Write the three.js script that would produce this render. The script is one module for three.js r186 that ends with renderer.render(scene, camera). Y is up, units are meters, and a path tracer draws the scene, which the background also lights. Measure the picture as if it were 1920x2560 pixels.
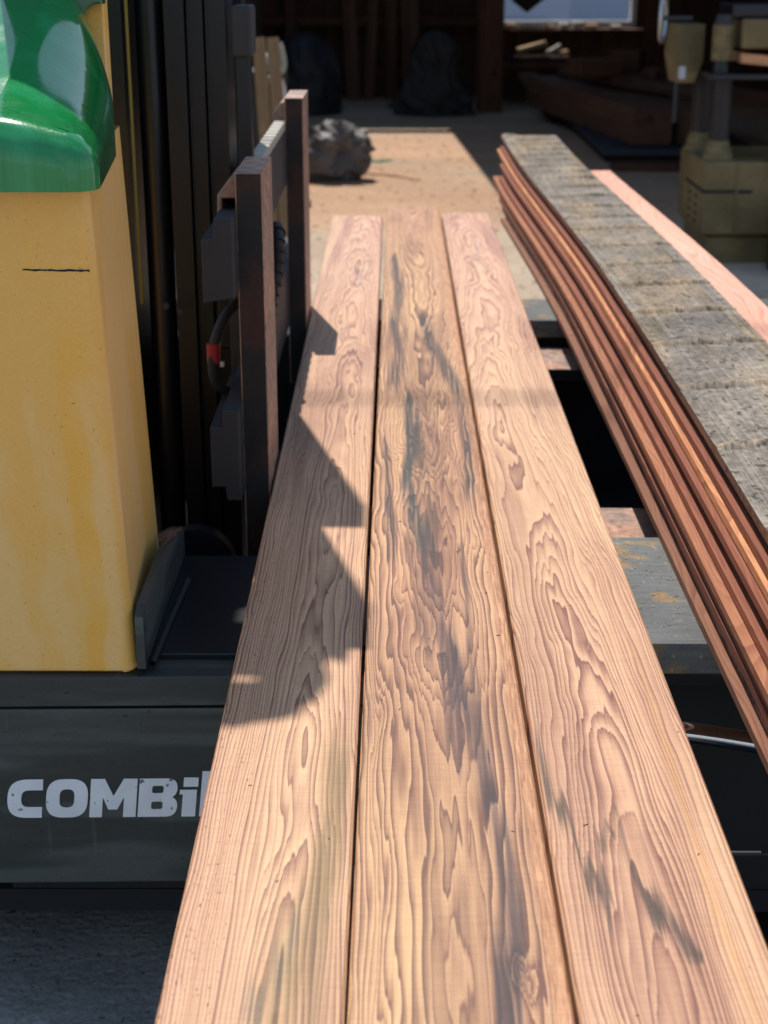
import * as THREE from 'three';
import { RoundedBoxGeometry } from 'three/addons/geometries/RoundedBoxGeometry.js';
import { mergeGeometries, toCreasedNormals } from 'three/addons/utils/BufferGeometryUtils.js';

// ---------------------------------------------------------------- camera, sky, sun, exposure
const EYE = 1.6, F = 3846, PITCH = Math.atan(1392 / F);
const scene = new THREE.Scene();
const camera = new THREE.PerspectiveCamera(2 * Math.atan(1280 / F) * 180 / Math.PI, 0.75, 0.05, 600);
camera.position.set(0, EYE, 0);
camera.rotation.order = 'YXZ';
camera.rotation.set(-PITCH, 14 / F, 0);
camera.focus = 2.05;
camera.userData.fStop = 6.5;

const SUN = new THREE.Vector3(-0.149, 1, -0.584);            // towards the sun
{
  const W = 256, H = 128, d = new Float32Array(W * H * 4), s = SUN.clone().normalize(), v = new THREE.Vector3();
  for (let j = 0; j < H; j++) for (let i = 0; i < W; i++) {
    const el = ((j + 0.5) / H - 0.5) * Math.PI, az = ((i + 0.5) / W - 0.5) * 2 * Math.PI;
    v.set(Math.cos(az) * Math.cos(el), Math.sin(el), Math.sin(az) * Math.cos(el));
    const up = Math.max(0, v.y), k = Math.pow(1 - up, 2.2), g = Math.pow(Math.max(0, v.dot(s)), 6) * 0.12;
    const o = (j * W + i) * 4;
    d[o] = 0.19 + 0.42 * k + g; d[o + 1] = 0.32 + 0.39 * k + g; d[o + 2] = 0.55 + 0.25 * k + g * 0.9; d[o + 3] = 1;
  }
  const sky = new THREE.DataTexture(d, W, H, THREE.RGBAFormat, THREE.FloatType);
  sky.mapping = THREE.EquirectangularReflectionMapping; sky.magFilter = THREE.LinearFilter; sky.minFilter = THREE.LinearFilter;
  sky.needsUpdate = true;
  scene.background = sky; scene.environment = sky;
}
const sun = new THREE.DirectionalLight(new THREE.Color(1, 0.94, 0.86), 4.4);
sun.position.copy(SUN).multiplyScalar(30); sun.position.z -= 5; sun.target.position.set(0, 0, -5); scene.add(sun, sun.target);
sun.castShadow = true; sun.shadow.mapSize.set(4096, 4096);
Object.assign(sun.shadow.camera, { left: -16, right: 16, top: 22, bottom: -22, near: 1, far: 90 });
const renderer = new THREE.WebGLRenderer({ antialias: true });
renderer.toneMapping = THREE.LinearToneMapping;
renderer.toneMappingExposure = 1.09;
renderer.shadowMap.enabled = true;

// ---------------------------------------------------------------- helpers
let seed = 7;
const rnd = () => { seed = (seed * 1664525 + 1013904223) >>> 0; return seed / 4294967296; };
const rr = (a, b) => a + (b - a) * rnd();
const PERM = new Uint8Array(512), GRAD = new Float32Array(256);
for (let i = 0; i < 256; i++) { PERM[i] = i; GRAD[i] = rnd() * 2 - 1; }
for (let i = 255; i > 0; i--) { const j = (rnd() * (i + 1)) | 0, t = PERM[i]; PERM[i] = PERM[j]; PERM[j] = t; }
for (let i = 0; i < 256; i++) PERM[i + 256] = PERM[i];
function vn(x, y) {                                            // value noise, -1..1
  const xi = Math.floor(x), yi = Math.floor(y); let fx = x - xi, fy = y - yi;
  fx = fx * fx * (3 - 2 * fx); fy = fy * fy * (3 - 2 * fy);
  const a = PERM[xi & 255], b = PERM[(xi + 1) & 255], y0 = yi & 255, y1 = (yi + 1) & 255;
  const p = GRAD[PERM[a + y0]], q = GRAD[PERM[b + y0]], r = GRAD[PERM[a + y1]], s = GRAD[PERM[b + y1]];
  return (p + (q - p) * fx) * (1 - fy) + (r + (s - r) * fx) * fy;
}
function fbm(x, y, n = 3) { let a = 0, w = 0.55; for (let i = 0; i < n; i++) { a += vn(x, y) * w; x = x * 2.03 + 17.3; y = y * 2.03 + 5.7; w *= 0.5; } return a; }
const clamp = (v, a = 0, b = 1) => v < a ? a : v > b ? b : v;
const ss = (a, b, v) => { v = clamp((v - a) / (b - a)); return v * v * (3 - 2 * v); };
const h1 = (n) => GRAD[PERM[(PERM[n & 255] + ((n >> 8) & 255)) & 255]] * 0.5 + 0.5;

function tex(W, H, fn, srgb = true, wrap = true) {             // fn(u, v, out) writes 0..255
  const d = new Uint8Array(W * H * 4), c = [0, 0, 0];
  for (let j = 0; j < H; j++) for (let i = 0; i < W; i++) {
    fn((i + 0.5) / W, (j + 0.5) / H, c);
    const o = (j * W + i) * 4; d[o] = clamp(c[0], 0, 255); d[o + 1] = clamp(c[1], 0, 255); d[o + 2] = clamp(c[2], 0, 255); d[o + 3] = 255;
  }
  const t = new THREE.DataTexture(d, W, H, THREE.RGBAFormat);
  if (srgb) t.colorSpace = THREE.SRGBColorSpace;
  t.magFilter = THREE.LinearFilter; t.minFilter = THREE.LinearMipmapLinearFilter; t.generateMipmaps = true;
  if (wrap) t.wrapS = t.wrapT = THREE.RepeatWrapping;
  t.needsUpdate = true; return t;
}
const mat = (o) => new THREE.MeshStandardMaterial({ roughness: 0.7, ...o });
const lin = (r, g, b) => new THREE.Color().setRGB(r, g, b);

const used = {};
function numbered(n) { const k = used[n] = (used[n] ?? -1) + 1; return k ? n + '_' + String(k).padStart(3, '0') : n; }
function mesh(name, geo, m, parent, top = false) {
  const o = new THREE.Mesh(geo, m); o.name = top ? numbered(name) : name; o.castShadow = o.receiveShadow = true; (parent ?? scene).add(o); return o;
}
function thing(name, label, category, group) {
  const g = new THREE.Group(); g.name = numbered(name); g.userData = { label, category }; if (group) g.userData.group = group; scene.add(g); return g;
}
function single(name, geo, m, label, category, group) {
  const o = mesh(name, geo, m, scene, true); o.userData = { label, category }; if (group) o.userData.group = group; return o;
}
function structure(name, geo, m) { const o = mesh(name, geo, m, scene, true); o.userData.kind = 'structure'; return o; }
// uv in metres, u along the longest side
function metres(geo, uAxis, su = 1, sv = 1, ou = 0, ov = 0) {
  const g = geo.index ? geo.toNonIndexed() : geo, p = g.attributes.position, uv = new Float32Array(p.count * 2);
  g.computeBoundingBox(); const sz = new THREE.Vector3(); g.boundingBox.getSize(sz);
  const s = [sz.x, sz.y, sz.z]; if (uAxis === undefined) uAxis = s.indexOf(Math.max(...s));
  const A = new THREE.Vector3(), B = new THREE.Vector3(), C = new THREE.Vector3();
  for (let i = 0; i < p.count; i += 3) {
    A.fromBufferAttribute(p, i); B.fromBufferAttribute(p, i + 1).sub(A); C.fromBufferAttribute(p, i + 2).sub(A); B.cross(C);
    const n = [Math.abs(B.x), Math.abs(B.y), Math.abs(B.z)], m = n.indexOf(Math.max(...n));
    let a = uAxis, b;
    if (m === a) { a = (m + 1) % 3; b = (m + 2) % 3; } else b = 3 - m - a;
    for (let k = 0; k < 3; k++) { const q = [p.getX(i + k), p.getY(i + k), p.getZ(i + k)]; uv[(i + k) * 2] = q[a] * su + ou; uv[(i + k) * 2 + 1] = q[b] * sv + ov; }
  }
  g.setAttribute('uv', new THREE.BufferAttribute(uv, 2)); return g;
}
const B = (x0, x1, y0, y1, z0, z1, r = 0) => {                  // box between limits, optionally rounded
  const w = Math.abs(x1 - x0), h = Math.abs(y1 - y0), d = Math.abs(z1 - z0);
  const g = r ? new RoundedBoxGeometry(w, h, d, 2, Math.min(r, w / 2.1, h / 2.1, d / 2.1)) : new THREE.BoxGeometry(w, h, d);
  g.translate((x0 + x1) / 2, (y0 + y1) / 2, (z0 + z1) / 2); return metres(g);
};
const V = (x, y, z) => new THREE.Vector3(x, y, z);
const tube = (pts, r, seg = 40, rad = 10) => new THREE.TubeGeometry(new THREE.CatmullRomCurve3(pts), seg, r, rad);
const cyl = (r0, r1, h, n = 20) => new THREE.CylinderGeometry(r0, r1, h, n);
function extrude(pts, depth, o = {}) {
  const s = pts instanceof THREE.Shape ? pts : new THREE.Shape(pts.map(([x, y]) => new THREE.Vector2(x, y)));
  return new THREE.ExtrudeGeometry(s, { depth, bevelEnabled: false, curveSegments: 16, ...o });
}

// ---------------------------------------------------------------- materials
const noiseTex = (W, H, base, amp, sx, sy, extra) => tex(W, H, (u, v, c) => {
  const n = fbm(u * sx, v * sy, 4) + 0.5 * vn(u * W * 0.5, v * H * 0.5) * 0.5, e = extra ? extra(u, v) : 0;
  for (let k = 0; k < 3; k++) c[k] = base[k] + amp[k] * n + e * 255;
});
const concreteTex = tex(1024, 1024, (u, v, c) => {
  const line = vn(u * 60, v * 300) * 5 + vn(u * 12, v * 160) * 4, blot = fbm(u * 9, v * 9, 5) * 34, g = vn(u * 512, v * 512) * 14 + vn(u * 200, v * 200) * 8;
  let k = 150 + line + blot + g;
  const pit = vn(u * 260 + 9, v * 260); if (pit > 0.86) k -= 60;
  c[0] = k * 0.98; c[1] = k * 0.97; c[2] = k * 0.93;
  const cr = Math.abs(u - 0.28 - 0.02 * vn(v * 14, 3) - 0.012 * vn(v * 60, 8)); if (cr < 0.0016) { c[0] *= 0.35; c[1] *= 0.35; c[2] *= 0.35; }
});
const concreteBump = tex(1024, 1024, (u, v, c) => { const k = 128 + vn(u * 60, v * 300) * 36 + vn(u * 300, v * 300) * 60; c[0] = c[1] = c[2] = k; }, false);
const M = {};
M.concrete = mat({ map: concreteTex, bumpMap: concreteBump, bumpScale: 0.002, roughness: 0.9 });
M.ground = mat({ color: lin(0.30, 0.28, 0.25), roughness: 0.95 });
M.sawdust = mat({ roughness: 1, map: tex(1024, 1024, (u, v, c) => {
  const n = fbm(u * 7, v * 16, 4), b = fbm(u * 3 + 40, v * 5, 3), g = vn(u * 500, v * 500) * 14;
  const red = ss(-0.25, 0.35, b + n * 0.4);
  c[0] = 178 + 18 * n + g + 2 * red; c[1] = 158 + 18 * n + g - 13 * red; c[2] = 136 + 17 * n + g - 19 * red;
}) });
M.black = mat({ color: lin(0.006, 0.0068, 0.010), roughness: 0.36, bumpMap: noiseTex(256, 256, [128, 128, 128], [60, 60, 60], 20, 20), bumpScale: 0.0006 });
M.blackMatt = mat({ color: lin(0.012, 0.012, 0.013), roughness: 0.8 });
M.rubber = mat({ color: lin(0.016, 0.016, 0.017), roughness: 0.6 });
M.steel = mat({ roughness: 0.5, metalness: 0.15, map: tex(1024, 512, (u, v, c) => {
  const n = fbm(u * 5, v * 5, 4), s = vn(u * 30, v * 200) * 8, g = vn(u * 500, v * 250) * 6;
  let k = 92 + n * 26 + s + g; c[0] = k; c[1] = k * 1.02; c[2] = k;
  const rust = ss(0.42, 0.6, fbm(u * 9 + 31, v * 14, 4)); c[0] += rust * 42; c[1] += rust * 14; c[2] -= rust * 20;
  const gl = ss(0.80, 0.9, vn(u * 120 + 4, v * 90)); c[0] += gl * 40; c[1] += gl * 34; c[2] += gl * 20;
}) });
M.chassis = mat({ roughness: 0.5, map: tex(1024, 1024, (u, v, c) => {
  const n = fbm(u * 5, v * 5, 4), g = vn(u * 512, v * 512) * 3, dust = ss(0, 0.55, fbm(u * 3 + 8, v * 26 + 3, 4) + 0.12);
  let k = 50 + n * 9 + g + dust * 24; c[0] = k; c[1] = k * 1.05; c[2] = k * 0.98;
  const st = ss(0.55, 0.75, fbm(u * 60, v * 5, 3)); c[0] += st * 16; c[1] += st * 16; c[2] += st * 12;
  const chip = vn(u * 160, v * 160 + 7); if (chip > 0.93) { c[0] = c[1] = c[2] = 22; }
}), bumpMap: noiseTex(512, 512, [128, 128, 128], [70, 70, 70], 90, 90), bumpScale: 0.0006 });
M.forkSteel = mat({ roughness: 0.55, metalness: 0.1, map: tex(256, 1024, (u, v, c) => {
  const n = fbm(u * 30, v * 40, 4), r = ss(-0.05, 0.45, fbm(u * 5 + 3, v * 6, 4)); const s = vn(u * 110, v * 30) * 12;
  c[0] = 150 + 22 * r + 44 * n + s; c[1] = 124 + 6 * r + 40 * n + s; c[2] = 110 - 4 * r + 36 * n + s;
}) });
M.forkDark = mat({ roughness: 0.7, map: tex(256, 1024, (u, v, c) => { const r = ss(0.1, 0.5, fbm(u * 6 + 3, v * 9, 4)), n = fbm(u * 40, v * 60, 3) * 8; c[0] = 34 + 26 * r + n; c[1] = 30 + 6 * r + n; c[2] = 28 + n; }) });
M.sunlitSteel = mat({ color: lin(0.42, 0.38, 0.31), roughness: 0.6 });  // pale cream of the sunlit bar teeth put into the steel colour
M.barGrey = mat({ color: lin(0.03, 0.029, 0.031), roughness: 0.65 });
M.chrome = mat({ color: lin(0.75, 0.76, 0.78), metalness: 1, roughness: 0.08 });
M.yellowStripe = mat({ color: lin(0.35, 0.26, 0.04), roughness: 0.5 });
M.red = mat({ color: lin(0.35, 0.015, 0.02), roughness: 0.5 });
M.brightSteel = mat({ color: lin(0.5, 0.5, 0.5), metalness: 0.8, roughness: 0.35 });
M.letter = mat({ roughness: 0.55, map: tex(512, 256, (u, v, c) => {
  const n = fbm(u * 8, v * 8, 4) * 14; c[0] = 230 + n; c[1] = 230 + n; c[2] = 231 + n;
  const w = fbm(u * 26 + 5, v * 26, 3); if (w > 0.62) { c[0] = 120; c[1] = 116; c[2] = 112; }
}) });
M.yellow = new THREE.MeshPhysicalMaterial({ roughness: 0.5, clearcoat: 0.25, clearcoatRoughness: 0.35, map: tex(1024, 1024, (u, v, c) => {   // 1 m x 1 m, uv in metres
  const w = 0.03 * fbm(u * 9 + 2, v * 7, 3), n = fbm(u * 7, v * 6, 4), st = fbm((u + w) * 26 + 3, v * 2.6, 4), g = vn(u * 512, v * 512) * 3 + vn(u * 230, v * 230) * 2;
  const ch = ss(-0.35, 0.35, st * 0.8 + n);                      // chalky weathered film over the fresher yellow
  c[0] = 244 + g; c[1] = 184 + 8 * ch + g; c[2] = 88 + 26 * ch + g;
  const run = vn((u + w * 0.6) * 60 + 7, v * 1.3 + 2), dr = ss(0.45, 0.75, run) * ss(-0.3, 0.3, vn(u * 31, v * 4 + 5)); c[0] += 2 * dr; c[1] -= 4 * dr; c[2] -= 18 * dr;
  const scr = vn(u * 260, v * 60 + 90), sp = vn(u * 300 + 40, v * 300); if (scr > 0.955) { c[0] -= 46; c[1] -= 42; c[2] -= 26; } if (sp > 0.97) { c[0] *= 0.45; c[1] *= 0.4; c[2] *= 0.5; }
}) });
const dustTex = tex(512, 512, (u, v, c) => { const n = fbm(u * 7, v * 7, 4), sc = vn(u * 18, v * 300) > 0.9 ? 40 : 0; c[0] = c[1] = c[2] = 60 + 70 * ss(-0.1, 0.5, n) + vn(u * 256, v * 256) * 22 + sc; }, false);
M.green = new THREE.MeshPhysicalMaterial({ roughness: 0.45, clearcoat: 0.6, clearcoatRoughness: 0.08, roughnessMap: dustTex, map: tex(512, 512, (u, v, c) => { const n = fbm(u * 6 + 3, v * 6, 4), d = ss(0.0, 0.6, fbm(u * 11, v * 9 + 5, 4)), g = vn(u * 256, v * 256) * 5; c[0] = 20 + 16 * d + g; c[1] = 128 + 8 * n + 12 * d + g; c[2] = 62 + 5 * n + 18 * d + g; }) });
M.green.map.repeat.set(2, 2); dustTex.repeat.set(2, 2);
M.greenDark = new THREE.MeshPhysicalMaterial({ color: lin(0.008, 0.10, 0.03), roughness: 0.4, clearcoat: 1, clearcoatRoughness: 0.1 });

// generic sawn wood, u along the grain: 2.5 m x 0.25 m per tile
const woodTex = (W, H, light, dark, sd, rings = 26) => tex(W, H, (u, v, c) => {
  const w = fbm(u * 5 + sd, v * 3, 3) * 0.25, p = (v + w) * rings, q = p - Math.floor(p), k = ss(0.1, 0.95, q) * (0.4 + 0.6 * h1(Math.floor(p) + 999)) * 0.8 + vn(u * 60 + sd, v * 120) * 0.18 + fbm(u * 3, v * 2 + sd, 3) * 0.3;
  for (let i = 0; i < 3; i++) c[i] = light[i] + (dark[i] - light[i]) * clamp(k, -0.2, 1.1);
});
const redA = woodTex(1024, 256, [206, 140, 104], [150, 86, 62], 1.3), redB = woodTex(1024, 256, [222, 164, 118], [176, 110, 78], 9.1), darkA = woodTex(512, 128, [110, 80, 60], [64, 44, 34], 4.2, 12);
for (const t of [redA, redB, darkA]) t.repeat.set(0.4, 4);
const wood = (map, r, g, b, rough = 0.8) => mat({ map, color: lin(r, g, b), roughness: rough });
M.redA = wood(redA, 1, 1, 1); M.redB = wood(redB, 1, 1, 1); M.redC = wood(redA, 0.8, 0.72, 0.7); 
M.stkA = wood(redA, 0.40, 0.30, 0.28); M.stkA2 = wood(redA, 0.46, 0.34, 0.29); M.stkB = wood(redB, 0.9, 0.82, 0.72); M.stkC = wood(redA, 0.42, 0.40, 0.38); M.stkP = wood(redB, 0.56, 0.44, 0.40);
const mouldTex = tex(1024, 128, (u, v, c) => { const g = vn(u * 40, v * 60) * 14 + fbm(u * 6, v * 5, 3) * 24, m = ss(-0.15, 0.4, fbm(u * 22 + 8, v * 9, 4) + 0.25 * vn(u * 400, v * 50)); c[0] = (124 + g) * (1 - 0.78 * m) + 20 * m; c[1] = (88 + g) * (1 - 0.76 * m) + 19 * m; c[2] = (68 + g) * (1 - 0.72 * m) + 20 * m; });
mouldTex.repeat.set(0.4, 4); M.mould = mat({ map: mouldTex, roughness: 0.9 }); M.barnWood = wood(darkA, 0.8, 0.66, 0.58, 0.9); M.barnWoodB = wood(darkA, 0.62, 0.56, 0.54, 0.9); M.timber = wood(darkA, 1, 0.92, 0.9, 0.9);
const pinkTex = woodTex(1024, 256, [230, 172, 146], [200, 136, 112], 5.5, 16); pinkTex.repeat.set(0.4, 4); M.pinkTop = wood(pinkTex, 1, 1, 1);

// ---------------------------------------------------------------- ground
structure('ground', metres(new THREE.PlaneGeometry(500, 500).rotateX(-Math.PI / 2)), M.ground);
{
  concreteTex.repeat.set(0.5, 0.5); concreteBump.repeat.set(0.5, 0.5);
  const g = metres(new THREE.BoxGeometry(24, 0.02, 22), 0); g.translate(0, -0.003, 3.2);
  structure('concrete_pavement', g, M.concrete);
  M.sawdust.map.repeat.set(1 / 9, 1 / 9); M.sawdust.map.offset.set(0.45, 0.1);
  const s = metres(new THREE.BoxGeometry(22, 0.02, 18.6), 0); s.translate(0, -0.0005, -15.2);
  structure('sawdust_floor', s, M.sawdust);
}

// ---------------------------------------------------------------- the three sawn planks on the truck deck
const strokes = {                                              // dark stain lines seen on the planks: [x, distance] points, half width, strength, colour
  left: [
    { p: [[-0.105, 1.12], [-0.089, 1.243], [-0.067, 1.351], [-0.054, 1.458], [-0.05, 1.62]], w: 0.016, k: 0.55, c: [116, 92, 54] },
    { p: [[-0.125, 1.1], [-0.1, 1.2], [-0.085, 1.3]], w: 0.005, k: 0.45, c: [100, 86, 72] },
    { p: [[-0.06, 1.1], [-0.058, 1.3], [-0.062, 1.42]], w: 0.01, k: 0.4, c: [112, 88, 54] },
    { p: [[-0.10, 4.7], [-0.085, 4.4]], w: 0.006, k: 0.3, c: [110, 100, 105] },
  ],
  middle: [
    { p: [[-0.002, 4.825], [0.018, 4.394], [0.004, 3.92], [0.02, 3.577], [0.005, 3.35]], w: 0.012, k: 1.05, c: [60, 44, 38] },
    { p: [[0.03, 4.6], [0.035, 4.3], [0.015, 4.1], [0.04, 3.75]], w: 0.005, k: 0.5, c: [79, 57, 44] },
    { p: [[0.083, 3.974], [0.101, 3.717], [0.128, 3.489], [0.16, 3.247], [0.163, 3.0], [0.153, 2.624]], w: 0.014, k: 0.9, c: [60, 42, 37] },
    { p: [[0.03, 3.5], [0.07, 3.3], [0.11, 3.0], [0.10, 2.7], [0.08, 2.45]], w: 0.05, k: 0.4, c: [89, 51, 37] },
    { p: [[0.043, 3.173], [0.044, 2.875], [0.032, 2.65], [0.046, 2.454], [0.066, 2.324]], w: 0.012, k: 1.0, c: [44, 42, 39] },
    { p: [[0.05, 3.0], [0.062, 2.7], [0.075, 2.5], [0.07, 2.3]], w: 0.010, k: 0.5, c: [69, 47, 37] },
    { p: [[-0.011, 2.875], [-0.006, 2.676], [0.007, 2.477], [0.004, 2.3]], w: 0.007, k: 0.85, c: [66, 42, 37] },
    { p: [[0.06, 2.3], [0.076, 2.149], [0.086, 1.965], [0.087, 1.82], [0.086, 1.728]], w: 0.013, k: 0.68, c: [76, 47, 44] },
    { p: [[0.03, 2.35], [0.045, 2.15], [0.06, 2.0]], w: 0.008, k: 0.5, c: [86, 54, 42] },
    { p: [[0.085, 2.0], [0.102, 1.82], [0.12, 1.611], [0.132, 1.477], [0.133, 1.368], [0.132, 1.288], [0.115, 1.15], [0.11, 1.0]], w: 0.011, k: 0.85, c: [63, 43, 42] },
    { p: [[0.12, 2.3], [0.125, 2.1], [0.118, 1.9], [0.12, 1.7]], w: 0.006, k: 0.6, c: [69, 44, 37] },
  ],
  right: [
    { p: [[0.178, 1.716], [0.183, 1.557], [0.193, 1.496], [0.201, 1.412], [0.214, 1.364], [0.233, 1.458], [0.247, 1.482], [0.251, 1.385], [0.261, 1.327], [0.281, 1.291], [0.295, 1.25]], w: 0.0046, k: 0.75, sc: 0.5, c: [78, 58, 44] },
    { p: [[0.210, 1.385], [0.216, 1.34], [0.22, 1.31]], w: 0.008, k: 0.9, sc: 0.3, c: [80, 60, 46] },
    { p: [[0.265, 1.325], [0.278, 1.295], [0.285, 1.27]], w: 0.009, k: 0.9, sc: 0.3, c: [80, 58, 46] },
    { p: [[0.288, 5.071], [0.267, 4.825]], w: 0.012, k: 0.35, c: [120, 110, 120] },
    { p: [[0.215, 1.6], [0.225, 1.4], [0.235, 1.2]], w: 0.02, k: 0.25, c: [140, 100, 82] },
    { p: [[0.335, 1.9], [0.332, 1.5], [0.328, 1.1]], w: 0.006, k: 0.45, c: [178, 128, 74] },
  ],
};
function strokeMap(list, x0, x1, t0, t1) {                      // coarse lookup of the stain strengths
  const nx = 128, nt = 1024, maps = list.map(() => new Float32Array(nx * nt));
  list.forEach((s, si) => {
    const m = maps[si];
    for (let j = 0; j < nt; j++) {
      const t = t0 + (j + 0.5) / nt * (t1 - t0);
      if (t < Math.min(...s.p.map((q) => q[1])) - 0.35 || t > Math.max(...s.p.map((q) => q[1])) + 0.35) continue;
      for (let i = 0; i < nx; i++) {
        const x = x0 + (i + 0.5) / nx * (x1 - x0); let best = 9;
        for (let k = 0; k + 1 < s.p.length; k++) {
          const [ax, at] = s.p[k], [bx, bt] = s.p[k + 1], sc = s.sc ?? 0.16;   // stains run along the fibres: distances along them count less
          const dx = bx - ax, dt = (bt - at) * sc, px = x - ax, pt = (t - at) * sc, q = clamp((px * dx + pt * dt) / (dx * dx + dt * dt));
          best = Math.min(best, Math.hypot(px - q * dx, pt - q * dt));
        }
        m[j * nx + i] = s.k * (1 - ss(s.w * 0.25, s.w * 1.5, best));
      }
    }
  });
  return (si, x, t) => {
    const fx = clamp((x - x0) / (x1 - x0) * nx - 0.5, 0, nx - 1.001), ft = clamp((t - t0) / (t1 - t0) * nt - 0.5, 0, nt - 1.001);
    const i = fx | 0, j = ft | 0, a = fx - i, b = ft - j, m = maps[si], o = j * nx + i;
    return (m[o] * (1 - a) + m[o + 1] * a) * (1 - b) + (m[o + nx] * (1 - a) + m[o + nx + 1] * a) * b;
  };
}
function plankTexture(P, t0, t1, W = 2048, H = 512) {
  const sm = strokeMap(P.stains, P.x0, P.x1, P.tn, P.tf), L = P.light, D = P.dark;
  return tex(W, H, (u, v, c) => {
    const t = t0 + u * (t1 - t0), s = v * 0.19, S = P.seed;
    const jag = vn(s * 520 + S, t * 1.7) * 0.55 + vn(s * 1300 + S, t * 3.5) * 0.45, jag2 = vn(s * 150 + S, t * 1.1), jag3 = vn(s * 60 + S + 40, t * 0.8);
    const tt = t + P.jag * (0.013 * jag + 0.020 * jag2 + 0.03 * jag3);
    let Dp = P.D0 + 0.009 * vn(tt * 1.3 + S, 2.5) + 0.005 * vn(tt * 3.1 + S, 9.5) + P.slope * tt;
    for (const [bs, bt, as, at, am] of P.bumps) { const q = ((s - bs) / as) ** 2 + ((tt - bt) / at) ** 2; if (q < 9) Dp += am * Math.exp(-q); }
    const cs = s - P.c - 0.025 * vn(tt * 0.8 + S, 7.7);
    const r = Math.sqrt(cs * cs + Dp * Dp) + P.wave * (0.0058 * fbm(s * 15 + S, tt * 1.7, 3) + 0.0022 * vn(s * 42, tt * 7 + S) + 0.0014 * vn(s * 30 + S, tt * 15) * ss(-0.1, 0.5, vn(s * 9 + S, tt * 1.1 + 30)) + 0.0008 * vn(s * 190 + S, tt * 13));
    const p = r / P.spacing + 0.9 * vn(r * 70 + S, 1.5), n = Math.floor(p), q = p - n, hr = h1(n + S * 13 | 0), hb = h1(n * 7 + 31);
    let k = Math.pow(ss(0.02, 0.86, q), 1.1 + hb) * (0.18 + 0.72 * hr) * (1 - ss(0.90, 1.0, q));
    k += (0.24 + 0.25 * hb) * ss(0.78, 0.90, q) * (1 - ss(0.92, 1.0, q));
    k -= 0.16 * (1 - ss(0.02, 0.16, q)) * hb;
    k = k * P.contrast + 0.26 * ss(0.05, 0.5, fbm(s * 16 + S + 5, tt * 1.6, 3)) + 0.12 * fbm(s * 9 + S, t * 1.2, 3) + P.tone;
    const fib = vn(s * 1700, t * 26 + S) * 0.08 + vn(s * 700 + S, t * 7) * 0.07 + vn(s * 2600, t * 420) * 0.05;
    k = clamp(k + fib, -0.15, 1.15);
    const warm = fbm(s * 5 + S + 3, t * 0.9, 3);
    for (let i = 0; i < 3; i++) c[i] = L[i] + (D[i] - L[i]) * k;
    c[0] += 5 * warm; c[1] += 9 * warm; c[2] += 4 * warm + P.pink * ss(2, 5, t) * 9;
    const x = P.x0 + v * (P.x1 - P.x0);
    for (let m = 0; m < P.stains.length; m++) {
      let a = sm(m, x + 0.004 * jag + 0.004 * vn(s * 60 + S, t * 6), tt + 0.05 * jag2);
      if (a < 0.004) continue;
      a *= clamp(0.80 + 0.55 * (k - 0.35) + 0.5 * vn(s * 300 + S, t * 7) + 0.3 * vn(s * 40, t * 5 + S), 0, 1.15);
      a = Math.min(a, 0.9); const e = P.stains[m].c; for (let i = 0; i < 3; i++) c[i] += (e[i] * (0.9 + 0.3 * (1 - k)) - c[i]) * a;
    }
    if (P.edge && v > P.edge + 0.004 * vn(t * 9, 4)) {             // rough sapwood strip along one edge
      const f = vn(s * 700, t * 70 + S) * 0.5 + vn(s * 300, t * 22 + S) * 0.5;
      c[0] = c[0] * 0.35 + 120 + 30 * f; c[1] = c[1] * 0.35 + 84 + 27 * f; c[2] = c[2] * 0.35 + 58 + 24 * f;
    }
    if (P.pits && v < 0.3) { const q2 = vn(s * 560 + S, t * 300); if (q2 > 0.84) { c[0] *= 0.62; c[1] *= 0.55; c[2] *= 0.5; } }
    const sp = vn(s * 900 + 3, t * 500 + S); if (sp > 0.965) { c[0] *= 0.6; c[1] *= 0.55; c[2] *= 0.52; }
    const saw = vn(t * 480, s * 40 + S) * 4.5 + vn(s * 2300, t * 900) * 4; c[0] += saw; c[1] += saw; c[2] += saw;
  }, true, false);
}
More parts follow.
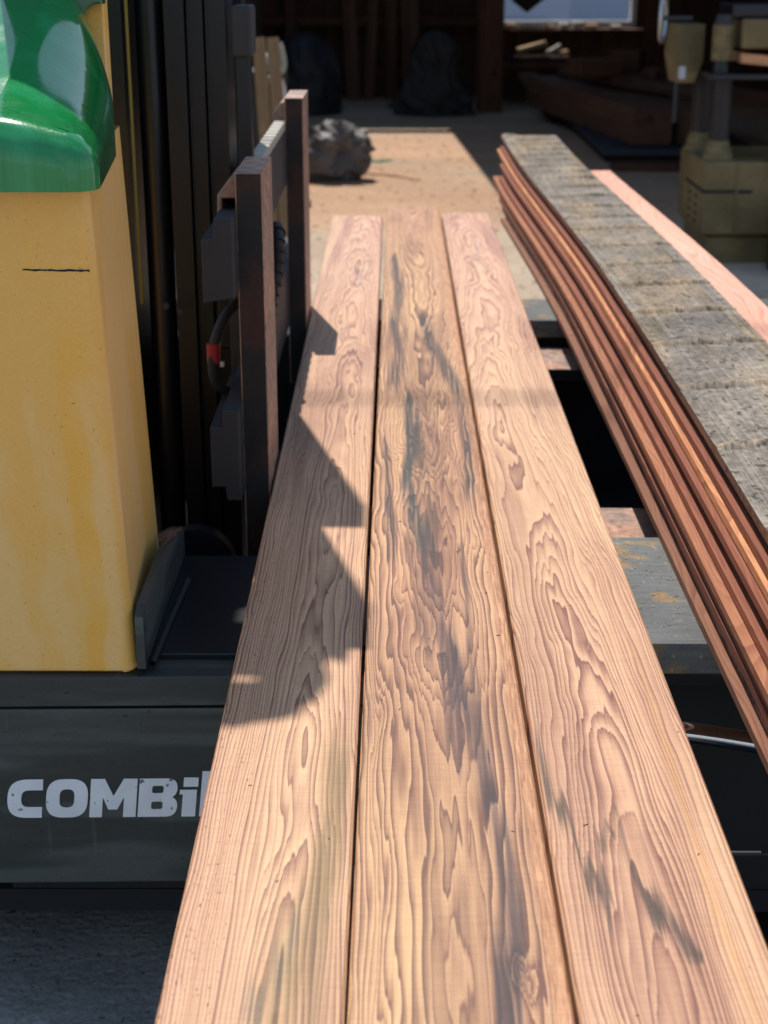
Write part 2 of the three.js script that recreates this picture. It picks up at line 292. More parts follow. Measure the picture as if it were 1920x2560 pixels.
function plank(P) {
  const y1 = 0.70, y0 = 0.655, e = 0.003, split = P.split, zs = [P.tn, split, P.tf], pos = [], uv = [], idx = [], groups = [];
  const sec = [[0, y0, 0], [0, y1 - e, 0], [e, y1, 0.015], [-e, y1, 0.985], [0, y1 - e, 1], [0, y0, 1]];
  const X = (t, f) => { const a = (t - P.tn) / (P.tf - P.tn); const l = P.near[0] + (P.far[0] - P.near[0]) * a, r = P.near[1] + (P.far[1] - P.near[1]) * a; return f < 0.5 ? l : r; };
  for (let s = 0; s < 2; s++) {
    const start = idx.length;
    for (let k = 0; k < 6; k++) {
      const A = sec[k], C = sec[(k + 1) % 6], b = pos.length / 3;
      for (const [t, uu] of [[zs[s], 0], [zs[s + 1], 1]]) for (const q of [A, C]) { pos.push(X(t, q[2]) + q[0], q[1], -t); uv.push(uu, q[2]); }
      idx.push(b, b + 2, b + 1, b + 1, b + 2, b + 3);
    }
    const t = s ? P.tf : P.tn, b = pos.length / 3;
    for (const q of sec) { pos.push(X(t, q[2]) + q[0], q[1], -t); uv.push(s ? 1 - (q[1] - y0) * 0.4 : (q[1] - y0) * 0.4, q[2]); }
    for (let k = 1; k < 5; k++) s ? idx.push(b, b + k + 1, b + k) : idx.push(b, b + k, b + k + 1);
    groups.push([start, idx.length - start]);
  }
  let g = new THREE.BufferGeometry(); g.setAttribute('position', new THREE.Float32BufferAttribute(pos, 3)); g.setAttribute('uv', new THREE.Float32BufferAttribute(uv, 2)); g.setIndex(idx);
  groups.forEach(([a, n], i) => g.addGroup(a, n, i)); g.computeVertexNormals();
  const m = [plankTexture(P, P.tn, split), plankTexture(P, split, P.tf)].map((map) => mat({ map, roughness: 0.62, bumpMap: map, bumpScale: 0.00016 }));
  const o = single('redwood_plank', g, m, P.label, 'plank', 'freshly planed planks laid side by side on the truck deck');
  return o;
}
plank({ label: 'leftmost of the three wide planks, with the truck mast shadow across it', near: [-0.2100, -0.0408], far: [-0.2098, -0.0255], x0: -0.21, x1: -0.03, tn: 0.92, split: 2.35, tf: 5.69, seed: 3.1, jag: 0.8, wave: 1.35,
  c: 0.125, D0: 0.012, slope: 0.017, spacing: 0.0043, contrast: 0.92, tone: 0.04, pink: 1, bumps: [[0.10, 1.45, 0.03, 0.14, 0.010], [0.15, 3.4, 0.03, 0.2, -0.010]], light: [216, 170, 129], dark: [132, 87, 66], stains: strokes.left, pits: true });
plank({ label: 'middle of the three wide planks, streaked with dark stains, reaching farthest back', near: [-0.0385, 0.1665], far: [-0.0095, 0.1845], x0: -0.03, x1: 0.18, tn: 0.92, split: 2.35, tf: 5.88, seed: 11.7, jag: 1.05, wave: 1.75,
  c: 0.105, D0: 0.125, slope: -0.019, spacing: 0.0044, contrast: 1.0, tone: 0.08, pink: 0.1, bumps: [[0.10, 2.7, 0.03, 0.14, 0.010], [0.150, 1.22, 0.012, 0.03, 0.014]], light: [210, 162, 117], dark: [122, 79, 58], stains: strokes.middle, edge: 0.915 });
plank({ label: 'rightmost of the three wide planks, pale with a dark zigzag stain near the front', near: [0.1705, 0.3665], far: [0.1935, 0.3670], x0: 0.17, x1: 0.367, tn: 0.92, split: 2.35, tf: 5.75, seed: 23.4, jag: 0.7, wave: 1.5,
  c: 0.068, D0: 0.006, slope: 0.021, spacing: 0.0050, contrast: 0.86, tone: 0.02, pink: 1, bumps: [[0.06, 2.45, 0.03, 0.2, 0.010], [0.05, 3.2, 0.03, 0.25, -0.010]], light: [217, 171, 130], dark: [136, 90, 69], stains: strokes.right });

// ---------------------------------------------------------------- the side-loading fork truck
const truck = thing('forklift_truck', 'green and yellow side-loading forklift truck with black mast, carrying the planks', 'forklift');
{
  const part = (n, g, m, p = truck) => mesh(n, g, m, p);
  // chassis front: top rail, panel with lettering
  const ZF = -1.972, tilt = 0.02;
  const skew = (g) => { const p = g.attributes.position; for (let i = 0; i < p.count; i++) p.setZ(i, p.getZ(i) - tilt * (p.getX(i) + 0.35)); g.computeVertexNormals(); return g; };
  part('top_rail', skew(B(-1.6, 0.30, 0.590, 0.637, ZF - 0.06, ZF, 0.003)), M.chassis);
  const panel = part('front_panel', skew(B(-1.6, 0.30, 0.297, 0.5865, ZF - 0.05, ZF - 0.001, 0.003)), M.chassis);
  // slanted white capital letters on the panel, drawn as outlines 1 unit high
  {
    const P2 = (a) => a.map(([x, y]) => new THREE.Vector2(x, y));
    const ring = (x0, x1, y0, y1, r, cls = THREE.Shape) => { const s = new cls(); s.moveTo(x0 + r, y0); s.lineTo(x1 - r, y0); s.quadraticCurveTo(x1, y0, x1, y0 + r); s.lineTo(x1, y1 - r); s.quadraticCurveTo(x1, y1, x1 - r, y1); s.lineTo(x0 + r, y1); s.quadraticCurveTo(x0, y1, x0, y1 - r); s.lineTo(x0, y0 + r); s.quadraticCurveTo(x0, y0, x0 + r, y0); return s; };
    const hole = (s, h) => { s.holes.push(h); return s; };
    const round = (pts) => new THREE.Shape(P2(pts));
    const Cs = new THREE.Shape(); Cs.moveTo(0.86, 0); Cs.lineTo(0.5, 0); Cs.bezierCurveTo(0.12, 0, 0, 0.16, 0, 0.5); Cs.bezierCurveTo(0, 0.84, 0.12, 1, 0.5, 1); Cs.lineTo(0.86, 1); Cs.lineTo(0.86, 0.72); Cs.lineTo(0.56, 0.72); Cs.bezierCurveTo(0.38, 0.72, 0.34, 0.66, 0.34, 0.5); Cs.bezierCurveTo(0.34, 0.34, 0.38, 0.28, 0.56, 0.28); Cs.lineTo(0.86, 0.28); Cs.lineTo(0.86, 0);
    const glyphs = [
      [[Cs], 0, 1],
      [[hole(ring(0, 1.02, 0, 1, 0.42), ring(0.33, 0.69, 0.26, 0.74, 0.17, THREE.Path))], 0.95, 1],
      [[round([[0, 0], [0, 1], [0.34, 1], [0.57, 0.55], [0.80, 1], [1.14, 1], [1.14, 0], [0.83, 0], [0.83, 0.52], [0.68, 0.2], [0.46, 0.2], [0.31, 0.52], [0.31, 0]])], 2.03, 1],
      [[(() => { const s = new THREE.Shape(); s.moveTo(0, 0); s.lineTo(0.68, 0); s.quadraticCurveTo(0.96, 0, 0.96, 0.28); s.quadraticCurveTo(0.96, 0.45, 0.82, 0.51); s.quadraticCurveTo(0.94, 0.58, 0.94, 0.74); s.quadraticCurveTo(0.94, 1, 0.66, 1); s.lineTo(0, 1); s.lineTo(0, 0); s.holes.push(ring(0.32, 0.60, 0.20, 0.40, 0.06, THREE.Path), ring(0.32, 0.60, 0.62, 0.81, 0.06, THREE.Path)); return s; })()], 3.22, 1],
      [[round([[0.08, 0], [0.08, 0.58], [0.0, 0.58], [0.0, 0.70], [0.42, 0.70], [0.42, 0]]), round([[0.08, 0.78], [0.08, 1.02], [0.44, 1.02], [0.44, 0.78]])], 4.22, 1],
      [[round([[0, 0], [0, 1.18], [0.34, 1.18], [0.34, 0.28], [0.8, 0.28], [0.8, 0]])], 4.74, 1],
    ];
    const Hh = 0.0635, x0 = -0.5605, y0 = 0.410;
    for (const [shapes, gx] of glyphs) {
      const gs = shapes.map((s) => new THREE.ExtrudeGeometry(s, { depth: 0.0008, bevelEnabled: false, curveSegments: 10 }));
      const g = mergeGeometries(gs), p = g.attributes.position;
      for (let i = 0; i < p.count; i++) { const lx = p.getX(i) + gx, ly = p.getY(i); const X = x0 + (lx * 0.935 + ly * 0.11) * Hh; p.setXYZ(i, X, y0 + ly * Hh, ZF - 0.0008 + 0.0008 + p.getZ(i) - tilt * (X + 0.35)); }
      g.computeVertexNormals(); const q = metres(g, 0, 3, 3); part('letter', q, M.letter, panel);
    }
  }
  // decks
  const well = part('deck_plate', B(-0.352, 0.02, 0.628, 0.646, -2.42, -2.03, 0.002), M.black);
  part('step_plate', B(-0.20, 0.0, 0.646, 0.6505, -2.40, -2.05, 0.001), M.black, well);
  part('deck_plate', B(0.02, 1.30, 0.604, 0.654, -2.488, -2.05, 0.003), M.steel);
  part('deck_plate', B(-0.05, 1.30, 0.604, 0.654, -4.45, -4.17, 0.003), M.steel);
  part('cross_member', B(-0.60, 1.30, 0.20, 0.60, -2.47, -2.10, 0.004), M.blackMatt);
  part('cross_member', B(-0.60, 1.30, 0.20, 0.60, -4.60, -4.20, 0.004), M.blackMatt);
  part('added_well_floor', B(-1.5, 1.30, 0.16, 0.20, -4.60, -2.10), M.blackMatt);  // well floor and wall added so the gap between decks stays black
  part('added_well_wall', B(1.26, 1.30, 0.2, 0.60, -4.2, -2.47), M.blackMatt);
  // upright bracket beside the yellow body
  {
    const s = extrude([[1.975, 0.648], [1.975, 0.728], [2.0, 0.738], [2.22, 0.738], [2.42, 0.690], [2.42, 0.648]], 0.012);
    s.rotateY(Math.PI / 2); s.translate(-0.357, 0, 0); part('side_bracket', metres(s), M.chassis);
    part('weld_seam', tube([V(-0.338, 0.649, -1.99), V(-0.332, 0.65, -2.15), V(-0.325, 0.65, -2.3)], 0.005, 20, 6), M.blackMatt);
  }
  // yellow body: front and side with rounded corner
  {
    const zs = -1.982, body = new THREE.BufferGeometry(), pos = [], uv = [], idx = [];
    const plan = [[-1.6, -1.982], [-0.378, -1.982]]; for (let a = 0; a <= 6; a++) { const q = a / 6 * Math.PI / 2; plan.push([-0.378 + 0.018 * Math.sin(q), -2.0 + 0.018 * Math.cos(q)]); } plan.push([-0.392, -2.44], [-0.402, -2.452], [-1.6, -2.452]);
    const lv = [[0.639, 0], [0.643, 0.004], [1.0, 0], [1.352, 0.004]];
    lv.forEach(([y, f], li) => { let acc = 0; plan.forEach(([x, z], i) => {
      if (i) acc += Math.hypot(x - plan[i - 1][0], z - plan[i - 1][1]);
      const lean = -0.038 * (y - 0.652), inset = li === 0 ? -0.004 : 0;
      pos.push(x + lean + (i && i < plan.length - 1 ? inset : 0), y, z - (li === 0 && i < 3 ? 0.004 : 0)); uv.push(acc, y - 0.5); }); });
    const n = plan.length; for (let l = 0; l + 1 < lv.length; l++) for (let i = 0; i + 1 < n; i++) { const a = l * n + i; idx.push(a, a + 1, a + n, a + 1, a + n + 1, a + n); }
    body.setAttribute('position', new THREE.Float32BufferAttribute(pos, 3)); body.setAttribute('uv', new THREE.Float32BufferAttribute(uv, 2)); body.setIndex(idx); body.computeVertexNormals();
    const yb = part('body_panel', body, M.yellow);
    { const a = [], b2 = []; for (let k = 0; k <= 30; k++) { const x = -0.476 + 0.087 * k / 30, w = 0.0007 + 0.0008 * (0.5 + 0.5 * vn(k * 0.9, 3)) * (k > 4 ? 1 : 0.5), y = 1.2162 - 0.0012 * k / 30 + 0.0005 * vn(k * 0.7, 9); a.push([x, y + w]); b2.unshift([x, y - w]); }
      const g = extrude([...a, ...b2], 0.0006); g.translate(0, 0, -1.9818); part('pen_mark', metres(g), M.blackMatt, yb); }
    part('body_panel', B(-0.56, -0.436, 1.30, 2.0, -2.50, -2.462, 0.004), M.yellow);
  }
  // green hood: rounded cap whose top climbs towards the back
  {
    const corner = (pts, r) => {                                  // polygon with rounded corners, dense along the edges
      const out = []; const n = pts.length;
      pts.forEach((p, i) => {
        const a = pts[(i + n - 1) % n], c = pts[(i + 1) % n], R = p[2] ?? r, la = Math.hypot(a[0] - p[0], a[1] - p[1]), lc = Math.hypot(c[0] - p[0], c[1] - p[1]);
        const A = [p[0] + (a[0] - p[0]) * R / la, p[1] + (a[1] - p[1]) * R / la], C = [p[0] + (c[0] - p[0]) * R / lc, p[1] + (c[1] - p[1]) * R / lc];
        for (let k = 0; k <= 10; k++) { const q = k / 10, w = 1 - q; out.push([w * w * A[0] + 2 * w * q * p[0] + q * q * C[0], w * w * A[1] + 2 * w * q * p[1] + q * q * C[1]]); }
        const N = [c[0] + (p[0] - c[0]) * (c[2] ?? r) / lc, c[1] + (p[1] - c[1]) * (c[2] ?? r) / lc];
        for (let k = 1; k < 60; k++) out.push([C[0] + (N[0] - C[0]) * k / 60, C[1] + (N[1] - C[1]) * k / 60]);
      });
      return out;
    };
    const O = corner([[-1.4, -1.93, 0.1], [-0.362, -1.93, 0.045], [-0.408, -2.36, 0.07], [-0.468, -2.475, 0.03], [-1.4, -2.475, 0.1]], 0.05), n = O.length, b = 0.042;
    const nor = O.map((p, i) => { const a = O[(i + n - 1) % n], c = O[(i + 1) % n], dx = c[0] - a[0], dz = c[1] - a[1], l = Math.hypot(dx, dz) || 1; return [dz / l, -dx / l]; });
    if (nor[40][0] * 0 + 1 < 0) nor.reverse();
    const top = (x, z) => 1.402 + 0.17 * ss(0, 1, (-0.355 - x) / 0.15) * ss(-0.25, 1.25, (-z - 1.93) / 0.55) * 1.1 - 0.012 + 0.01 * clamp((-z - 1.95) / 0.4);
    const sign = (() => { const p = O[5], q = nor[5]; return Math.hypot(p[0] + q[0] * 0.02 + 0.9, p[1] + q[1] * 0.02 + 2.2) < Math.hypot(p[0] + 0.9, p[1] + 2.2) ? 1 : -1; })();
    const pos = [], uv = [], idx = [], rings = [];
    rings.push([0, -0.004, 'in'], [0, 0, 'skirt'], [0, 1, 'edge']);
    for (let k = 1; k <= 8; k++) rings.push([b * (1 - Math.cos(k / 8 * Math.PI / 2)), Math.sin(k / 8 * Math.PI / 2), 'bevel']);
    for (let k = 1; k <= 40; k++) rings.push([k / 40, 1, 'inner']);
    for (const [d, h, kind] of rings) O.forEach((p, i) => {
      let x = p[0], z = p[1], y; const off = kind === 'inner' ? b : d;
      if (kind === 'in') { x += nor[i][0] * sign * 0.02; z += nor[i][1] * sign * 0.02; } else { x += nor[i][0] * sign * off; z += nor[i][1] * sign * off; }
      if (kind === 'inner') { const zc = clamp(z, -2.36, -2.05), xc = -0.88; x += (xc - x) * d; z += (zc * 0.3 - 2.22 * 0.7 - z) * d; }
      if (kind === 'in') y = 1.330; else if (kind === 'skirt') y = 1.323; else if (kind === 'edge') y = top(x, z) - b; else if (kind === 'bevel') y = top(x, z) - b + b * h; else y = top(x, z);
      pos.push(x, y, z); uv.push(x, z);
    });
    for (let r = 0; r + 1 < rings.length; r++) for (let i = 0; i < n; i++) { const a = r * n + i, c = r * n + (i + 1) % n; idx.push(a, a + n, c, c, a + n, c + n); }
    let g = new THREE.BufferGeometry(); g.setAttribute('position', new THREE.Float32BufferAttribute(pos, 3)); g.setAttribute('uv', new THREE.Float32BufferAttribute(uv, 2)); g.setIndex(idx);
    g.computeVertexNormals(); g = toCreasedNormals(g, 0.6);
    part('hood', g, M.green);
    const lp = new THREE.Shape(); lp.moveTo(-0.58, 2.02); lp.lineTo(-0.435, 2.02); lp.lineTo(-0.435, 1.535); lp.quadraticCurveTo(-0.458, 1.535, -0.468, 1.505); lp.lineTo(-0.58, 1.49); lp.lineTo(-0.58, 2.02);
    const u = new THREE.ExtrudeGeometry(lp, { depth: 0.03, bevelEnabled: true, bevelSize: 0.004, bevelThickness: 0.004, bevelSegments: 2 }); u.translate(0, 0, -2.455);
    part('upper_cowl', metres(u), M.greenDark);
  }
  // mast: nested rails on both sides of the forks, top plates, cylinder
  const rails = [[-0.60, -0.50, 0, 0.03], [-0.42, -0.386, 0.02, 0.02], [-0.380, -0.353, 0.035, 0.02], [-0.347, -0.312, 0.05, 0.02]];
  const rail = (x0, x1, z0, z1, top, name = 'mast_rail') => {          // channel section open to the inside
    const w = x1 - x0, d = z0 - z1, t = Math.min(0.012, w * 0.35);
    const s = new THREE.Shape([[0, 0], [w, 0], [w, d], [w - t, d], [w - t, t], [t, t], [t, d], [0, d]].map(([a, b2]) => new THREE.Vector2(a, b2)));
    const g = new THREE.ExtrudeGeometry(s, { depth: top - 0.2, bevelEnabled: true, bevelSize: 0.0015, bevelThickness: 0.0015, bevelSegments: 1 });
    g.rotateX(-Math.PI / 2); g.translate(x0, 0.2, z0); return part(name, metres(g), M.black);
  };
  for (const [x0, x1, dz] of rails) rail(x0, x1, -2.99 - dz, -3.19, 2.6);
  for (const [x0, x1, dz] of rails) rail(x0 - 0.013, x1 - 0.013, -3.52, -3.62, 2.6);
  part('mast_stripe', B(-0.4935, -0.4885, 0.95, 2.5, -3.012, -3.006), M.yellowStripe);
  for (const [x, y] of [[-0.437, 0.955], [-0.41, 0.945]]) part('bolt', cyl(0.007, 0.007, 0.01, 6).rotateX(Math.PI / 2).translate(x, y, -2.965), M.barGrey);
  const cy = cyl(0.027, 0.027, 1.75, 28); cy.translate(-0.455, 1.2, -3.05); part('lift_cylinder', cy, M.black);
  part('mast_back_plate', B(-0.72, -0.52, 0.3, 2.7, -3.14, -3.10), M.black);
  // chain guard and bracket on the inner rail
  const guard = part('chain_guard', B(-0.292, -0.264, 1.17, 1.435, -3.06, -3.02, 0.002), M.black);
  part('roller_bracket', B(-0.296, -0.258, 1.42, 1.512, -3.10, -3.0, 0.006), M.barGrey, guard);
  for (const y of [0.30, 1.95, 2.5]) part('mast_crossbar', B(-0.60, -0.52, y, y + 0.09, -3.62, -3.0, 0.004), M.black);
  // sheave plate with hose loops on top of the mast
  {
    const s = new THREE.Shape(); s.moveTo(-0.72, 1.9 + 0.7 - 0.3); s.lineTo(-0.72, 2.72); s.bezierCurveTo(-0.72, 2.98, -0.64, 3.07, -0.55, 3.065); s.bezierCurveTo(-0.48, 3.062, -0.44, 3.0, -0.4633, 3.0163);
    s.lineTo(-0.4244, 2.9385); s.lineTo(-0.4024, 2.869); s.lineTo(-0.3981, 2.792); s.lineTo(-0.3817, 2.7271); s.lineTo(-0.3719, 2.7772); s.lineTo(-0.3533, 2.7091); s.lineTo(-0.3488, 2.633); s.lineTo(-0.3344, 2.6224); s.lineTo(-0.3255, 2.6702); s.lineTo(-0.3011, 2.5205); s.lineTo(-0.2956, 2.4486); s.lineTo(-0.312, 2.3); s.lineTo(-0.72, 2.3);
    const h = new THREE.Path(); h.absellipse(-0.516, 2.862, 0.030, 0.027, 0, Math.PI * 2); s.holes.push(h);
    const g = new THREE.ExtrudeGeometry(s, { depth: 0.02, bevelEnabled: false, curveSegments: 18 }); g.translate(0, 0, -3.11);
    part('sheave_plate', metres(g), M.black);
    part('hose', tube([V(-0.62, 2.3, -3.07), V(-0.62, 2.8, -3.07), V(-0.54, 3.02, -3.07), V(-0.46, 2.8, -3.07), V(-0.46, 2.3, -3.07)], 0.016), M.rubber);
  }
  // fork carriage: two bars, notched on top, and two forks
  const bar = (y0, y1, up) => {
    const s = new THREE.Shape(up ? [[-0.311, y0], [-0.262, y0 + 0.008], [-0.262, y1], [-0.288, y1], [-0.291, y1 - 0.034], [-0.311, y1 - 0.036]].map(([a, b2]) => new THREE.Vector2(a, b2))
      : [[-0.308, y0 + 0.025], [-0.286, y0 + 0.025], [-0.282, y0], [-0.262, y0], [-0.262, y1], [-0.286, y1], [-0.286, y1 - 0.03], [-0.308, y1 - 0.03]].map(([a, b2]) => new THREE.Vector2(a, b2)));
    const g = new THREE.ExtrudeGeometry(s, { depth: 1.75, bevelEnabled: true, bevelSize: 0.002, bevelThickness: 0.002, bevelSegments: 1 }); g.translate(0, 0, -4.30); return part('carriage_bar', metres(g), M.barGrey);
  };
  const topBar = bar(1.052, 1.19, true); bar(0.70, 0.86, false);
  for (let k = 0; k < 20; k++) part('bar_tooth', B(-0.289, -0.2605, 1.1905, 1.212, -2.86 - k * 0.066, -2.86 - k * 0.066 - 0.050, 0.003), M.sunlitSteel, topBar);
  for (const z of [-2.95, -3.72]) part('carriage_post', B(-0.312, -0.288, 0.72, 1.15, z - 0.05, z, 0.003), M.barGrey);
  for (const [z0, z1, dy] of [[-2.62, -2.84, 0], [-3.92, -4.15, 0.012]]) {
    const s = new THREE.Shape(); const T = 1.255 + dy;
    s.moveTo(-0.2585, 0.545); s.lineTo(1.18, 0.560); s.lineTo(1.18, 0.572); s.lineTo(-0.2, 0.585); s.quadraticCurveTo(-0.215, 0.587, -0.2165, 0.62); s.lineTo(-0.2165, T); s.lineTo(-0.2585, T); s.lineTo(-0.2585, 0.545);
    const g = new THREE.ExtrudeGeometry(s, { depth: z0 - z1, bevelEnabled: true, bevelSize: 0.002, bevelThickness: 0.002, bevelSegments: 2 }); g.translate(0, 0, z1);
    const f = part('fork', metres(g, 1, 2, 2), [M.forkDark, M.forkSteel]);  // darker on the end faces, lighter and warmer around the profile
    const hk = new THREE.Shape([[-0.2600, 1.10], [-0.2600, T - 0.01], [-0.272, T - 0.015], [-0.292, T - 0.04], [-0.294, 1.155], [-0.2885, 1.155], [-0.2885, 1.212], [-0.2610, 1.212]].map(([a, b2]) => new THREE.Vector2(a, b2)));
    const hg = new THREE.ExtrudeGeometry(hk, { depth: z0 - z1 - 0.05, bevelEnabled: true, bevelSize: 0.002, bevelThickness: 0.002, bevelSegments: 1 }); hg.translate(0, 0, z1 + 0.02);
    part('fork_hook', metres(hg), M.forkSteel, f);
  }
  // hoses and fittings on the carriage
  const hoseA = part('hose', tube([V(-0.27, 1.005, -2.79), V(-0.297, 0.985, -2.76), V(-0.32, 0.93, -2.74), V(-0.318, 0.86, -2.74), V(-0.28, 0.83, -2.76)], 0.0095), M.rubber);
  const rg = cyl(0.0125, 0.0125, 0.035, 16); rg.translate(-0.3215, 0.917, -2.741); part('hose_collar', rg, M.red, hoseA);
  part('hose_nut', B(-0.309, -0.301, 0.893, 0.904, -2.735, -2.725, 0.002), M.brightSteel, hoseA);
  for (const dx of [0, 0.018]) {
    const c = new THREE.CatmullRomCurve3([V(-0.25 - dx, 1.035, -3.42), V(-0.243 - dx, 1.02, -3.36), V(-0.247 - dx, 0.96, -3.36), V(-0.262 - dx, 0.88, -3.36), V(-0.275 - dx, 0.78, -3.38)]);
    const hs = part('hose', new THREE.TubeGeometry(c, 30, 0.013, 10), M.rubber);
    for (let k = 2; k < 12; k++) { const q = c.getPointAt(k / 13), r = new THREE.TorusGeometry(0.0145, 0.0028, 6, 18); r.lookAt(c.getTangentAt(k / 13).add(V(0, 0, 0.5)).normalize()); r.translate(q.x, q.y, q.z); part('hose_binding', r, M.blackMatt, hs); }
  }
  for (const z of [-3.0, -3.25]) part('hydraulic_manifold', B(-0.34, -0.30, 0.86, 1.0, z - 0.08, z, 0.004), M.black);
  // wheel, axle hub behind the deck, added black plate that darkens the ground, chrome rod
  const tyre = cyl(0.30, 0.30, 0.26, 40); tyre.rotateZ(Math.PI / 2); tyre.translate(0.98, 0.302, -2.75);
  const wheel = part('wheel', tyre, M.rubber);
  for (let k = 0; k < 24; k++) { const t = new THREE.BoxGeometry(0.24, 0.02, 0.035); t.translate(0, 0.303, 0); t.rotateX(k / 24 * Math.PI * 2); t.translate(0.98, 0.302, -2.75); part('tyre_lug', metres(t), M.rubber, wheel); }
  const hub = cyl(0.07, 0.07, 0.03, 28); hub.rotateX(Math.PI / 2); hub.translate(-0.345, 0.575, -2.56); part('pivot_cap', hub, M.black);
  part('shade_plate', B(0.30, 1.30, 0.04, 0.10, -2.7, -1.3, 0.006), M.blackMatt);  // black sheet added to keep the shaded ground dark here
  part('brake_pipe', tube([V(0.28, 0.49, -1.75), V(0.7, 0.49, -1.75), V(1.28, 0.485, -1.76)], 0.0035, 12, 8), M.barGrey);
  part('under_plate', B(0.30, 0.60, 0.585, 0.6035, -2.09, -2.055), M.black);
  part('cylinder_rod', tube([V(0.28, 0.579, -1.95), V(0.44, 0.560, -1.95), V(0.56, 0.538, -1.95), V(0.72, 0.505, -1.95)], 0.0155, 30, 24), M.chrome);
  for (const [x, z] of [[-1.3, -2.4], [-1.3, -4.3]]) { const t = cyl(0.30, 0.30, 0.26, 36); t.rotateZ(Math.PI / 2); t.translate(x, 0.302, z); part('wheel', t, M.rubber); }
  part('rear_panel', B(-1.6, -0.62, 0.297, 0.65, -4.62, -2.46, 0.004), M.chassis);
}

// ---------------------------------------------------------------- stack of weathered boards to the right
const droop = (t) => { const a = Math.max(0, t - 4.45); return -0.006 * a * a; };
const sideways = (t, bow) => -0.0065 * bow * Math.max(0, 3.6 - t) ** 2 - 0.045 * ss(3.8, 6.4, t);
function bent(x0, x1, yTop, th, tn, tf, o = {}) {
  const N = o.N ?? 60, col = [], pos = [], uv = [], idx = [], nx = o.nx ?? 1, sd = rr(0, 9), cols = [];
  for (let i = 0; i <= nx; i++) cols.push([x0 + (x1 - x0) * i / nx, 1, i / nx]);
  for (let k = 0; k < 2; k++) {}
  const ring = [...cols, [x1, 0, 1], [x0, 0, 0]], n = ring.length;
  for (let s = 0; s <= N; s++) {
    const t = tn + (tf - tn) * s / N, dy = droop(t) * ((o.sag ?? 1) - 1), dx = sideways(t, o.bow ?? 1) + 0.0008 * vn(t * 0.9 + sd, sd);
    for (let j = 0; j < n; j++) for (const dup of [0, 1]) {       // each corner twice: own uv for the two faces that meet there
      const [x, up, f] = ring[j], y = yTop - (up ? 0 : th) + dy + (up && o.relief ? o.relief(x, t, f) : 0);
      pos.push(x + dx + 0.0003 * vn(t * 6 + j, sd), y, -t);
      const face = dup ? j : (j + n - 1) % n;                      // face j runs from corner j to j+1
      if (o.tint) { const side = (dup ? j : (j + n - 1) % n) >= nx; const k = up ? o.tint(t, f) : 0; if (side) col.push(0.46, 0.24, 0.15); else col.push(0.60 + 0.34 * k, 0.585 + 0.23 * k, 0.56 + 0.10 * k); }
      uv.push(t + sd, face < nx ? x : face === nx || face === n - 1 ? y : x);
    }
  }
  for (let s = 0; s < N; s++) for (let j = 0; j < n; j++) {
    const a = (s * n + j) * 2 + 1, b = (s * n + (j + 1) % n) * 2, c = a + 2 * n, d = b + 2 * n; idx.push(a, b, c, b, d, c);
  }
  for (const s of [0, N]) { const b = pos.length / 3, t = s ? tf : tn; for (let j = 0; j < n; j++) { const q = (s * n + j) * 6; pos.push(pos[q], pos[q + 1], pos[q + 2]); uv.push(pos[q] * 3, pos[q + 1]); if (o.tint) col.push(0.74, 0.72, 0.69); } for (let j = 1; j + 1 < n; j++) s ? idx.push(b, b + j, b + j + 1) : idx.push(b, b + j + 1, b + j); }
  const g = new THREE.BufferGeometry(); g.setAttribute('position', new THREE.Float32BufferAttribute(pos, 3)); g.setAttribute('uv', new THREE.Float32BufferAttribute(uv, 2)); if (o.tint) g.setAttribute('color', new THREE.Float32BufferAttribute(col, 3)); g.setIndex(idx); g.computeVertexNormals(); return g;
}
